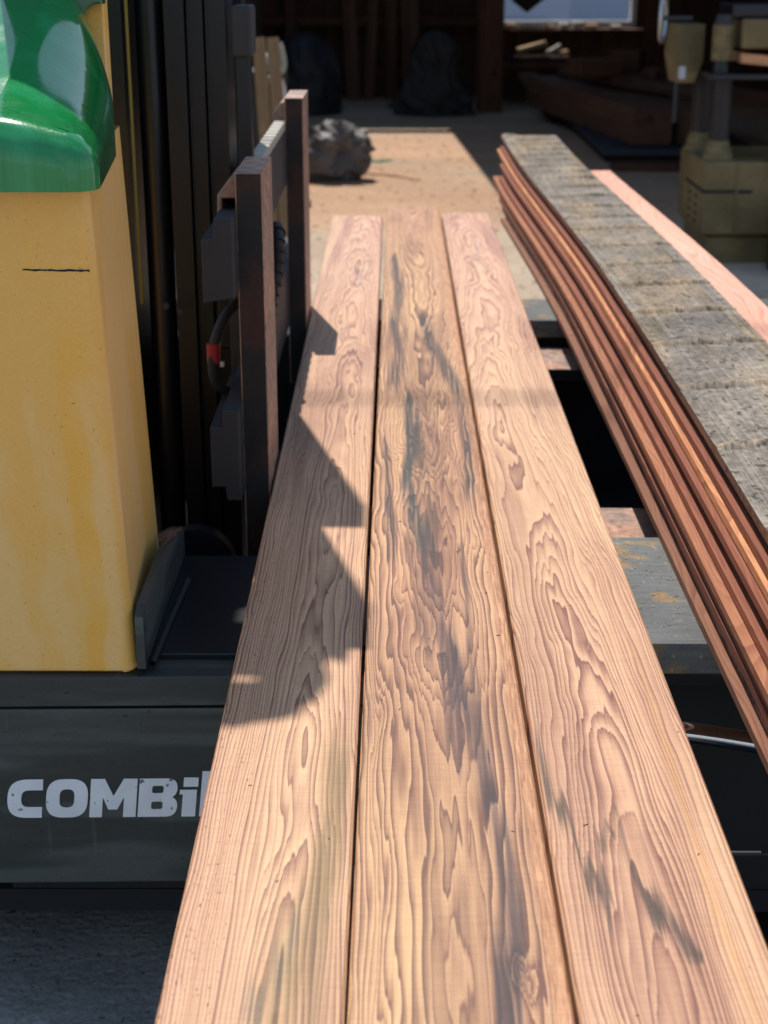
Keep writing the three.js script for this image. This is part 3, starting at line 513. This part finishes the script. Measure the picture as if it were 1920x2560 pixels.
{
  const greyTex = tex(2048, 512, (u, v, c) => {
    const s = v * 0.25, t = u * 3, ln = vn(s * 520 + t * 9, t * 1.1) * 15 + vn(s * 1100 + t * 14, t * 2.2) * 13, bl = fbm(s * 16, t * 9, 4), bl2 = fbm(s * 120 + 5, t * 90, 3), gr = vn(s * 1900, t * 650);
    const g = 158 + ln * 1.3 + bl * 34 + bl2 * 36 + gr * 9, br = ss(-0.2, 0.5, fbm(s * 9 + 30, t * 2.4, 3));
    c[0] = g * (1.0 + 0.05 * br); c[1] = g * 0.935; c[2] = g * (0.86 - 0.07 * br);
    const dk = ss(0.30, 0.62, fbm(s * 110 + 9, t * 60, 3)); for (let i = 0; i < 3; i++) c[i] *= 1 - 0.42 * dk;
  });
  greyTex.repeat.set(1 / 3, 4);
  const greyBump = tex(1024, 256, (u, v, c) => { const s = v * 0.25, t = u * 1.5; c[0] = c[1] = c[2] = 128 + vn(s * 520 + t * 9, t * 1.1) * 80 + fbm(s * 60, t * 30, 3) * 30; }, false); greyBump.repeat.set(1 / 1.5, 4);
  M.grey = mat({ map: greyTex, vertexColors: true, bumpMap: greyBump, bumpScale: 0.0010, roughness: 0.95 });
  const ridgeAt = (t, f) => { const tt = t - 0.05 * Math.sin((f - 0.05) * 1.7) + 0.006 * vn(f * 6, t * 1.2); let k = 0; for (const r of ridges) { const d = tt - r; if (d > -0.007 && d < 0.026) k = Math.max(k, d < 0 ? ss(-0.007, 0, d) : 1 - ss(0.006, 0.026, d)); } return k; };
  const ridges = [1.55, 1.93, 2.30, 2.65, 2.97, 3.26, 3.55, 3.80, 4.06, 4.33, 4.53, 4.73, 4.95, 5.16, 5.36, 5.53, 5.70, 5.87, 6.03, 6.2, 6.38, 6.55, 6.75, 6.95, 7.15, 7.35].map((t) => t * 1.035);
  const relief = (x, t, f) => {
    const tt = t - 0.05 * Math.sin((f - 0.05) * 1.7) + 0.006 * vn(f * 6, t * 1.2); let h = 0.0006 * vn(t * 12, f * 6);
    for (let i = 0; i < ridges.length; i++) { const d = tt - ridges[i]; if (d > -0.03 && d < 0.30) h += d < 0 ? 0.011 * ss(-0.006, 0, d) : 0.011 * Math.exp(-d / 0.02); }
    return h * (0.35 + 0.65 * ss(0, 0.08, f) * ss(0, 0.08, 1 - f));
  };
  const G = 'sawn boards stacked flat on the right of the deck';
  const L = [                                                    // bottom to top: left edge x, right edge, near, far, sag, material, label
    [0.464, 0.720, 1.12, 5.9, 1.8, M.stkC, 'lowest board of the right-hand stack, thin tan edge resting on the steel deck'],
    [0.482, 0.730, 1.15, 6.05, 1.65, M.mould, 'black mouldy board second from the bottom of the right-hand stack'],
    [0.480, 0.735, 1.10, 6.2, 1.55, M.stkA, 'brown board third from the bottom of the right-hand stack'],
    [0.484, 0.730, 1.13, 6.3, 1.5, M.stkA, 'brown board tucked just under the pink ledge of the right-hand stack'],
    [0.481, 0.725, 1.18, 6.6, 1.40, M.stkP, 'pink board jutting out as the lower sunlit ledge of the right-hand stack'],
    [0.497, 0.735, 1.14, 6.45, 1.34, M.stkA2, 'orange brown board just above the pink ledge of the right-hand stack'],
    [0.519, 0.740, 1.16, 6.55, 1.28, M.stkA, 'brown board seventh from the bottom of the right-hand stack, second above the pink ledge'],
    [0.509, 0.750, 1.12, 6.6, 1.22, M.stkA2, 'plain brown board tucked just under the cream ledge of the right-hand stack'],
    [0.521, 0.760, 1.10, 6.95, 1.07, M.stkB, 'cream edged board jutting out as the upper sunlit ledge of the right-hand stack'],
    [0.5305, 0.755, 1.12, 6.9, 1.04, M.stkA2, 'brown board lying directly on the cream ledge of the right-hand stack'],
    [0.549, 0.630, 1.13, 6.95, 1.02, M.stkA, 'narrow reddish board directly under the weathered grey top board'],
  ];
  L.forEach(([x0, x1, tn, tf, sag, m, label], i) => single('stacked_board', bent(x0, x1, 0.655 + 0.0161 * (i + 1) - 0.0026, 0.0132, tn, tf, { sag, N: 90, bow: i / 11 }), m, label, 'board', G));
  single('stacked_board', bent(0.634, 0.880, 0.655 + 0.0161 * 11 - 0.0026, 0.0132, 1.0, 5.95), M.pinkTop, 'smooth pink board sticking out right of the weathered grey board', 'board', G);
  single('stacked_board', bent(0.768, 0.895, 0.655 + 0.0161 * 10 - 0.0026, 0.0132, 1.0, 5.9), M.stkC, 'brown board under the smooth pink board on the outer side of the stack', 'board', G);
  single('stacked_board', bent(0.768, 0.905, 0.655 + 0.0161 * 9 - 0.0026, 0.1415, 1.0, 5.9), M.stkC, 'thick brown beam at the outer side of the stack, under the brown board', 'board', G);
  single('stacked_board', bent(0.5405, 0.7815, 0.848, 0.0150, 1.15, 7.0, { N: 1100, nx: 10, relief, tint: ridgeAt }), M.grey, 'weathered grey top board crossed by thin curved ridges', 'board', G);
}

// ---------------------------------------------------------------- the open barn behind
const barn = thing('barn', 'dark open-fronted timber barn behind the truck, with a bright window in its back wall', 'barn');
{
  const part = (n, g, m, p = barn) => mesh(n, g, m, p);
  const ZB = -19, WX0 = 1.245, WX1 = 2.83, WY0 = 0.873, WY1 = 2.15;
  const wm = [M.barnWood, M.barnWoodB];
  for (let i = 0, x = -8; x < 6.99; i++, x += 0.25) {             // back wall of upright boards around the window
    const a = x + 0.003, b = x + 0.247, m = wm[(i * 7 + (i % 3)) % 2], z = ZB - rr(0, 0.012);
    if (b > WX0 && a < WX1) { part('wall_board', B(a, b, 0, WY0 - 0.06, z - 0.03, z), m); part('wall_board', B(a, b, WY1 + 0.06, 4.4, z - 0.03, z), m); if (a < WX0 && WX0 - a > 0.02) part('wall_board', B(a, WX0 - 0.06, WY0 - 0.06, WY1 + 0.06, z - 0.03, z), m); if (b > WX1 + 0.07) part('wall_board', B(WX1 + 0.06, b, WY0 - 0.06, WY1 + 0.06, z - 0.03, z), m); }
    else part('wall_board', B(a, b, 0, 4.4, z - 0.03, z), m);
  }
  part('wall_backing', B(-8.1, WX0 - 0.06, 0, 4.4, ZB - 0.08, ZB - 0.05), M.barnWoodB); part('wall_backing', B(WX1 + 0.06, 7.1, 0, 4.4, ZB - 0.08, ZB - 0.05), M.barnWoodB);
  part('wall_backing', B(WX0 - 0.06, WX1 + 0.06, 0, WY0 - 0.06, ZB - 0.08, ZB - 0.05), M.barnWoodB); part('wall_backing', B(WX0 - 0.06, WX1 + 0.06, WY1 + 0.06, 4.4, ZB - 0.08, ZB - 0.05), M.barnWoodB);
  const white = mat({ color: lin(0.6, 0.6, 0.6), roughness: 0.6 });
  const win = part('window', B(WX0 - 0.06, WX1 + 0.06, WY0 - 0.06, WY0, ZB - 0.1, ZB + 0.04), white);
  part('window_frame', B(WX1, WX1 + 0.06, WY0, WY1, ZB - 0.1, ZB + 0.04), white, win); part('window_frame', B(WX0 - 0.06, WX0, WY0, WY1, ZB - 0.1, ZB + 0.03), M.barnWood, win); part('window_frame', B(WX0 - 0.06, WX1 + 0.06, WY1, WY1 + 0.06, ZB - 0.1, ZB + 0.03), M.barnWood, win);
  part('window_pane', new THREE.PlaneGeometry(WX1 - WX0, WY1 - WY0).translate((WX0 + WX1) / 2, (WY0 + WY1) / 2, ZB - 0.064), new THREE.MeshPhysicalMaterial({ color: lin(0.95, 0.97, 1), transmission: 1, thickness: 0, roughness: 0, ior: 1.5 }), win);
  for (const [x0, x1, z0, d] of [[0.94, 1.205, -17.0, 0.2], [-0.056, 0.088, -18.6, 0.14], [-1.21, -1.08, -18.6, 0.14], [-6, -5.8, -17.0, 0.2], [4.9, 5.1, -17.0, 0.2]]) part('post', B(x0, x1, 0, 3.4, z0 - d, z0, 0.01), M.barnWood);
  part('beam', B(-8, 1.1, 0.83, 0.93, -18.95, -18.75), M.barnWood); part('beam', B(-8, 7, 3.3, 3.5, -17.2, -17.0), M.barnWood);
  part('side_wall', B(-8.1, -8.0, 0, 4.4, -19.1, -17.5), M.barnWoodB); part('side_wall', B(7.0, 7.1, 0, 4.4, -19.1, -9.3), M.barnWoodB);
  // roof: over the back bay, and over the right wing
  const slab = (pts, y) => { const g = extrude(pts.map(([x, z]) => [x, -z]), 0.1); g.rotateX(-Math.PI / 2); g.translate(0, y, 0); return metres(g); };
  const roof = part('roof', slab([[-9, -17.47], [0.05, -17.47], [0.42, -9.3], [7.6, -9.3], [7.6, -19.4], [-9, -19.4]], 3.52), M.barnWoodB);
  part('roof', slab([[-9, -9.3], [-1.35, -9.3], [-1.35, -17.43], [-9, -17.43]], 3.52), M.barnWoodB); part('side_wall', B(-8.1, -8.0, 0, 4.4, -17.5, -9.3), M.barnWoodB);  // left wing roof and wall, unseen, added to darken the interior
  part('side_wall', B(-1.42, -1.38, 0, 3.52, -17.43, -9.3), M.barnWoodB); part('side_wall', B(3.2, 7.1, 0, 3.52, -9.38, -9.34), M.barnWoodB); part('side_wall', B(-8.1, -1.42, 0, 3.52, -9.38, -9.34), M.barnWoodB);  // unseen walls added to cut the skylight entering the barn
  part('post', B(-1.6, -1.45, 0, 3.52, -9.5, -9.35, 0.01), M.barnWood);
  part('eave_board', B(0.40, 7.6, 3.2, 3.52, -9.335, -9.3), M.barnWood, roof); part('eave_board', B(-9, 0.04, 3.2, 3.52, -17.5, -17.47), M.barnWood, roof);
  { const g = B(0, 0.035, 3.2, 3.52, -8.17, 0); g.rotateY(Math.atan2(-0.37, 8.17)); g.translate(0.42, 0, -9.3); part('eave_board', g, M.barnWood, roof); }
  for (const [x, z] of [[0.30, -13.4]]) {}
  part('post', B(4.0, 4.15, 0, 3.52, -9.5, -9.35, 0.01), M.barnWood);
  part('shelf', B(1.15, 2.95, 0.775, 0.80, -18.95, -18.55), M.barnWood);
  part('shelf', B(1.05, 2.2, 0.40, 0.44, -18.6, -17.95), M.barnWood);
}
// a neighbouring shed seen through the window
single('metal_shed', B(-6, 12, 0, 3.6, -31, -27), mat({ color: lin(0.34, 0.43, 0.55), roughness: 0.6 }), 'blue grey metal shed wall seen through the barn window', 'shed');
{
  const pale = mat({ color: lin(0.66, 0.62, 0.52), roughness: 0.9 }), tan = mat({ color: lin(0.62, 0.42, 0.24), roughness: 0.9 });
  const xs = [1.40, 1.56, 1.70, 1.86, 2.02, 2.18, 2.34, 2.62];
  xs.forEach((x, i) => { const w = rr(0.09, 0.16), h = rr(0.03, 0.075); const g = new RoundedBoxGeometry(w, h, rr(0.1, 0.2), 2, 0.01); g.rotateY(rr(-0.5, 0.5)); g.translate(x, 0.80 + h / 2, -18.72); single('wood_offcut', metres(g), i % 3 ? pale : tan, ['leftmost', 'second', 'third', 'fourth', 'fifth', 'sixth', 'seventh', 'rightmost'][i] + (i && i < 7 ? ' from the left' : '') + ' of the sunlit offcuts on the shelf under the barn window', 'offcut', 'offcuts on the shelf under the window'); });
  [[1.62, 0.62, 0.34, 0.05, 0.16, 0.25, tan, 'long tan offcut catching sun on the lower shelf below the barn window'], [1.86, 0.585, 0.2, 0.045, 0.1, 0.5, pale, 'grey white offcut between two tan pieces on the lower barn shelf'], [1.98, 0.55, 0.12, 0.05, 0.1, 0.2, tan, 'small tan offcut at the right end of the lower barn shelf']].forEach(([x, y, w, h, d, a, m, label]) => {
    const g = new RoundedBoxGeometry(w, h, d, 2, 0.01); g.rotateZ(a); g.translate(x, y, -18.3); single('wood_offcut', metres(g), m, label, 'offcut'); });
  single('storage_crate', B(1.38, 2.04, 0.441, 0.52, -18.45, -18.15, 0.01), M.barnWoodB, 'low dark crate under the sunlit offcuts on the lower barn shelf', 'crate');
  const g = extrude([[1.42, 1.32], [1.42, 1.10], [1.60, 0.965], [1.80, 1.12], [1.80, 1.32]], 0.02); g.translate(0, 0, -18.9); 
  const hp = single('hanging_panel', metres(g), M.blackMatt, 'dark pointed panel hanging in front of the barn window', 'panel');
  mesh('cord', cyl(0.006, 0.006, 0.9, 6).translate(1.61, 1.77, -18.89), M.blackMatt, hp);
}
function lump(name, label, cat, x, z, rx, ry, rz, m, prof, amp, fr) {  // draped, creased shape standing on the ground
  const g = new THREE.SphereGeometry(1, 72, 48), p = g.attributes.position, v = V(0, 0, 0);
  for (let i = 0; i < p.count; i++) {
    v.fromBufferAttribute(p, i); const h = (v.y + 1) / 2, a = Math.atan2(v.z, v.x);
    const k = prof(h), n = 1 + amp * (Math.abs(fbm(a * fr + 7, h * 4 + x, 3)) * 2 - 0.6) + amp * 0.7 * vn(v.x * 6 + x, v.y * 6 + v.z * 5);
    const q = Math.hypot(v.x, v.z) || 1; p.setXYZ(i, x + v.x / q * k * rx * n, Math.max(0.004, h * ry * (0.94 + 0.06 * n)), z + v.z / q * k * rz * n);
  }
  g.computeVertexNormals(); return single(name, g, m, label, cat);
}
const tarp = mat({ color: lin(0.035, 0.035, 0.04), roughness: 0.55 });
lump('tarp_pile', 'tall tapered pile under a dark tarp in the middle of the barn', 'pile', 0.47, -16.8, 0.40, 0.86, 0.3, mat({ color: lin(0.035, 0.032, 0.03), roughness: 0.8 }), (h) => Math.pow(Math.max(0, 1 - Math.pow(h, 5)), 0.5) * (0.5 + 0.5 * (1 - h) + 0.12 * Math.sin(h * 9)), 0.16, 2);
lump('tarp_drum', 'wide dark drum under a drooping tarp at the back left of the barn', 'drum', -0.92, -16.9, 0.42, 0.84, 0.35, mat({ color: lin(0.014, 0.015, 0.02), roughness: 0.6 }), (h) => Math.pow(Math.max(0, 1 - h * h * h), 0.5), 0.05, 3);
// crumpled plastic bundle on the sunlit floor
{
  const g = new THREE.IcosahedronGeometry(1, 6), p = g.attributes.position, v = V(0, 0, 0);   // unshared corners: crisp creases
  for (let i = 0; i < p.count; i++) {
    v.fromBufferAttribute(p, i).normalize();
    const a = v.x * 1.7 + v.y * 2.6 + 3, b2 = v.z * 2.1 - v.x * 0.9 + v.y * 1.2 + 1, f = 1 - Math.abs(vn(a, b2)) * 1.6, f2 = 1 - Math.abs(vn(a * 2.3 + 4, b2 * 2.1)) * 1.6;
    let r = 0.80 + 0.15 * f + 0.12 * f2 + 0.07 * (1 - Math.abs(vn(a * 5.1 + 9, b2 * 4.3)) * 2); const mouth = Math.exp(-(((v.x - 0.40) / 0.40) ** 2 + ((v.y - 0.02) / 0.5) ** 2)) * (v.z > 0 ? 1 : 0); r *= 1 - 0.7 * mouth;
    p.setXYZ(i, -0.40 + v.x * r * 0.29, Math.max(0.006, 0.21 + v.y * r * 0.245 + 0.02 * v.x), -11.75 + v.z * r * 0.24);
  }
  g.computeVertexNormals();
  single('plastic_bundle', g, mat({ color: lin(0.12, 0.112, 0.105), roughness: 0.55, flatShading: true }), 'crumpled grey and black plastic bundle on the sunlit barn floor', 'bundle');
}
single('black_block', B(-0.60, -0.53, 0.0, 0.05, -10.47, -10.38, 0.006), M.blackMatt, 'small black block on the floor in front of the plastic bundle', 'block');
single('strap', tube([V(-0.35, 0.012, -13.0), V(-0.1, 0.015, -12.8), V(0.02, 0.012, -12.9)], 0.012, 20, 6), mat({ color: lin(0.14, 0.34, 0.2), roughness: 0.7 }), 'green strap lying on the sunlit floor right of the plastic bundle', 'strap');
single('strap', tube([V(-0.28, 0.012, -12.1), V(0.0, 0.015, -11.95), V(0.22, 0.012, -11.7)], 0.011, 20, 6), mat({ color: lin(0.5, 0.26, 0.12), roughness: 0.7 }), 'orange strap lying on the sunlit floor nearer than the green one', 'strap');
// scrap rack with leaning boards and pale pipes, behind the far fork
{
  single('scrap_cabinet', B(-1.25, -0.585, 0, 1.0, -9.1, -8.75, 0.01), mat({ color: lin(0.035, 0.025, 0.02), roughness: 0.8 }), 'dark cabinet behind the leaning boards beyond the far fork', 'cabinet');
  const olive = wood(redB, 0.36, 0.44, 0.38, 0.9);
  [[-0.705, 'left one of the two olive grey boards leaning beyond the carriage'], [-0.63, 'right one of the two olive grey boards leaning beyond the carriage']].forEach(([x, label]) => {
    const g = B(-0.034, 0.034, 0, 1.3, -0.012, 0.012, 0.003); g.rotateX(-0.42); g.rotateZ(0.085); g.translate(x + 0.105, 0, -8.05); single('leaning_board', g, olive, label, 'board', 'olive boards leaning beyond the carriage'); });
  const pw = mat({ color: lin(0.62, 0.6, 0.56), roughness: 0.6 });
  single('bent_pipe', tube([V(-0.60, 1.15, -8.72), V(-0.585, 1.11, -8.70), V(-0.575, 1.03, -8.66), V(-0.60, 1.0, -8.62), V(-0.66, 0.965, -8.58), V(-0.69, 0.9, -8.56)], 0.016, 40, 10), mat({ color: lin(0.4, 0.36, 0.24), roughness: 0.6 }), 'bent tan pipe hooked over the dark cabinet beyond the far fork', 'pipe');
  for (const [pts, r, label] of [[[V(-0.70, 1.04, -8.7), V(-0.685, 0.99, -8.6), V(-0.675, 0.9, -8.6)], 0.02, 'short white pipe beside the bent tan pipe'], [[V(-0.60, 0.97, -8.6), V(-0.585, 0.9, -8.6), V(-0.6, 0.84, -8.6)], 0.026, 'lowest white pipe stub beyond the far fork']]) single('white_pipe', tube(pts, r, 20, 10), pw, label, 'pipe');
  const sp = new THREE.SphereGeometry(0.05, 20, 14); sp.scale(1, 0.9, 1); sp.translate(-0.70, 1.05, -8.86); single('white_float', sp, pw, 'round white float on top of the dark cabinet', 'float');
}
// heavy timbers on a bench, right of the barn centre
{
  const beam = (a, b, w, h, label) => { const len = a.distanceTo(b), g = B(-w / 2, w / 2, -h / 2, h / 2, -len / 2, len / 2, 0.01), o = single('timber', g, M.timber, label, 'timber', 'heavy timbers stored in the barn'); o.position.copy(a).add(b).multiplyScalar(0.5); o.lookAt(b); return o; };
  beam(V(1.60, 0.275, -16.6), V(2.16, 0.275, -12.95), 0.34, 0.30, 'thick square timber with its end facing the camera in the dark barn');
  beam(V(2.0, 0.265, -16.6), V(2.56, 0.265, -12.85), 0.30, 0.28, 'thick timber right of the square-ended one in the dark barn');
  beam(V(1.95, 0.475, -16.4), V(3.0, 0.475, -13.2), 0.5, 0.09, 'wide flat slab lying across the two thick timbers');
  beam(V(1.45, 0.42, -16.9), V(1.70, 0.03, -15.9), 0.2, 0.05, 'short board leaning against the far end of the timbers');
  const bench = thing('bench', 'low blue grey skid carrying the heavy timbers', 'skid');
  mesh('bench_top', B(1.72, 3.0, 0.07, 0.12, -16.6, -12.7, 0.01), mat({ color: lin(0.03, 0.04, 0.055), roughness: 0.6 }), bench);
  for (const z of [-12.9, -16.4]) mesh('runner', B(1.78, 2.9, 0, 0.0695, z - 0.06, z + 0.06), M.barnWoodB, bench);
  for (const [x, y, z, w, h, d, r, label] of [[1.95, 0.64, -15.2, 0.45, 0.16, 0.3, 0.3, 'dark scrap block on the near left of the wide slab'], [2.35, 0.63, -15.8, 0.3, 0.2, 0.3, -0.4, 'dark upright scrap block behind the others on the slab'], [2.6, 0.60, -14.9, 0.5, 0.1, 0.2, 0.6, 'flat dark scrap block at the right on the slab']]) { const g = new RoundedBoxGeometry(w, h, d, 2, 0.02); g.rotateY(r); g.translate(x, 0.521 + h / 2, z); single('scrap_block', metres(g), M.barnWood, label, 'scrap', 'scraps piled on the slab'); }
  single('pallet_board', B(1.75, 2.9, 0.001, 0.06, -12.45, -12.2, 0.006), M.barnWood, 'board lying on the floor in front of the low timber skid', 'board');
}
// thicknessing machine under the right-hand roof
{
  const mach = thing('planer_machine', 'old yellow beige planing machine with two dark columns on the right', 'machine');
  const part = (n, g, m, p = mach) => mesh(n, g, m, p);
  const ye = mat({ color: lin(0.22, 0.165, 0.07), roughness: 0.6, map: noiseTex(256, 256, [220, 215, 205], [50, 50, 55], 6, 6) });
  part('plinth', B(1.73, 2.75, 0, 0.155, -9.1, -8.42, 0.01), ye); 
  const base = part('base_cabinet', B(1.69, 2.8, 0.165, 0.56, -9.12, -8.378, 0.02), ye);
  part('seam_trim', B(1.686, 1.95, 0.395, 0.412, -8.9, -8.374), M.blackMatt, base); part('door_edge', B(1.86, 1.872, 0.18, 0.55, -8.376, -8.370), ye, base);
  for (let r = 0; r < 4; r++) for (const z of [-8.55, -8.72]) part('vent_slot', B(1.686, 1.6895, 0.21 + r * 0.045, 0.225 + r * 0.045, z - 0.06, z), M.blackMatt, base);
  for (const [x, z, y1] of [[1.66 + 0.1, -8.95, 0.98], [1.78, -8.52, 0.99]]) {
    const cone = cyl(0.055, 0.085, 0.10, 24).translate(x, 0.61, z); part('column_collar', cone, ye);
    const pts = []; for (let k = 0; k <= 44; k++) pts.push(new THREE.Vector2(0.052 + (k % 2) * 0.007, 0.66 + (y1 - 0.66) * k / 44)); const lg = new THREE.LatheGeometry(pts, 24); lg.translate(x, 0, z); part('column_bellows', lg, mat({ color: lin(0.02, 0.013, 0.012), roughness: 0.5 }));
  }
  const hs = extrude([[1.56, 1.24], [1.545, 1.09], [1.575, 0.95], [1.66, 0.95], [1.70, 1.06], [1.70, 1.24]], 0.26, { bevelEnabled: true, bevelSize: 0.008, bevelThickness: 0.008, bevelSegments: 2 }); hs.translate(0, 0, -8.98);
  const head = part('head_casting', metres(hs), ye);
  part('maker_label', B(1.575, 1.612, 0.965, 1.03, -8.712, -8.708), mat({ color: lin(0.55, 0.56, 0.6), roughness: 0.5 }), head);
  part('head_cylinder', cyl(0.056, 0.056, 0.18, 28).translate(1.765, 1.165, -8.52), ye); part('cylinder_cap', cyl(0.04, 0.05, 0.05, 28).translate(1.765, 1.28, -8.52), M.barGrey);
  part('cylinder_neck', cyl(0.045, 0.05, 0.085, 24).translate(1.765, 1.032, -8.52), M.black);
  part('arm', B(1.85, 2.9, 1.135, 1.285, -8.9, -8.45, 0.015), ye); part('arm_cover', B(1.80, 2.9, 1.29, 1.36, -8.85, -8.5, 0.01), M.black);
  part('table', B(1.69, 2.8, 0.985, 1.012, -8.75, -8.36, 0.004), M.black); 
  const ring = new THREE.TorusGeometry(0.125, 0.011, 10, 40); ring.rotateY(Math.PI / 2 - 0.28); ring.translate(1.455, 1.29, -8.6); const hw = part('handwheel', ring, M.brightSteel);
  const ax = cyl(0.012, 0.012, 0.16, 12); ax.rotateZ(Math.PI / 2); ax.translate(1.53, 1.285, -8.6); part('handwheel_shaft', ax, M.barGrey, hw);
  part('side_rod', cyl(0.014, 0.014, 0.22, 12).translate(1.575, 0.84, -8.75), M.barGrey);
  single('feed_board', (() => { const g = B(-0.25, 0.25, -0.025, 0.025, -0.12, 0.12, 0.004); g.rotateZ(-0.1); g.translate(2.1, 1.065, -8.55); return g; })(), M.redB, 'orange board lying on the table of the planing machine', 'board');
  single('blue_bin', B(2.035, 2.5, 0, 0.33, -8.3, -8.0, 0.015), mat({ color: lin(0.008, 0.014, 0.03), roughness: 0.5 }), 'dark blue bin at the right edge, in front of the machine', 'bin');
}
// overhead cable that throws a faint soft shadow over the planks
{
  const line = thing('overhead_cable', 'overhead cable between two poles, out of view above the yard', 'cable');
  mesh('cable', tube([V(-14, 14.4, -10.6), V(-5, 13.4, -10.55), V(0, 13.2, -10.55), V(6, 13.5, -10.95), V(14, 14.5, -11.6)], 0.016, 60, 8), M.blackMatt, line);
  for (const [x, z] of [[-14, -10.6], [14, -11.6]]) mesh('pole', cyl(0.11, 0.16, 14.8, 14).translate(x, 7.4, z - 0.14), M.barnWoodB, line);
}
// splinters and chips scattered on planks and deck
{
  const g = new THREE.BoxGeometry(1, 0.12, 0.12), scat = (name, n, m, f, label) => {
    const im = new THREE.InstancedMesh(g, m, n), d = new THREE.Object3D();
    for (let i = 0; i < n; i++) { const [x, y, z, s] = f(); d.position.set(x, y + s * 0.05, z); d.scale.setScalar(s); d.rotation.set(0, rr(0, 3.2), 0); d.updateMatrix(); im.setMatrixAt(i, d.matrix); }
    im.name = name; im.userData = { kind: 'stuff', label, category: 'chips' }; im.castShadow = im.receiveShadow = true; scene.add(im);
  };
  scat('wood_splinters', 48, mat({ color: lin(0.09, 0.04, 0.025), roughness: 0.9 }), () => [rr(-0.2, 0.36), 0.7003, -rr(1.1, 3.4), rr(0.002, 0.006)], 'tiny dark splinters scattered on the planks');
  scat('wood_chips', 160, mat({ color: lin(0.5, 0.34, 0.2), roughness: 0.9 }), () => [rr(0.36, 0.47), 0.6543, -rr(2.08, 2.46), rr(0.002, 0.007)], 'pale chips scattered on the steel deck');
  scat('sawdust_heap', 700, mat({ color: lin(0.22, 0.13, 0.085), roughness: 1 }), () => { const t = rnd(); return [-0.358 + rr(-0.010, 0.012), 0.735 - 0.046 * clamp((t - 0.2) / 0.8) + rr(-0.006, 0.006), -2.23 - 0.2 * t, rr(0.0015, 0.004)]; }, 'brown sawdust caught between bracket and yellow body');
  scat('floor_debris', 700, mat({ color: lin(0.22, 0.12, 0.075), roughness: 1 }), () => [rr(-1.3, 1.1), 0.0098, -rr(6.5, 15.5), rr(0.006, 0.04)], 'brown bark and wood bits scattered over the sawdust floor');
  scat('floor_chips', 500, mat({ color: lin(0.55, 0.42, 0.3), roughness: 1 }), () => [rr(-1.3, 1.1), 0.0098, -rr(6.5, 15.5), rr(0.006, 0.03)], 'pale wood chips scattered over the sawdust floor');
}
{
  [[-0.42, 0.16, 1.5, 0.05, 'leftmost of the boards leaning on the back wall left of the tarp pile'], [-0.24, 0.12, 1.35, -0.04, 'narrow board leaning on the back wall just left of the thin post'], [0.26, 0.2, 1.6, 0.03, 'board leaning on the back wall behind the tarp pile']].forEach(([x, w, h, r, label]) => { const g = B(-w / 2, w / 2, 0, h, -0.02, 0.02); g.rotateX(-0.14); g.rotateZ(r); g.translate(x, 0.012, -18.5); single('leaning_board', g, M.timber, label, 'board', 'boards leaning on the barn back wall'); });
}
renderer.render(scene, camera);
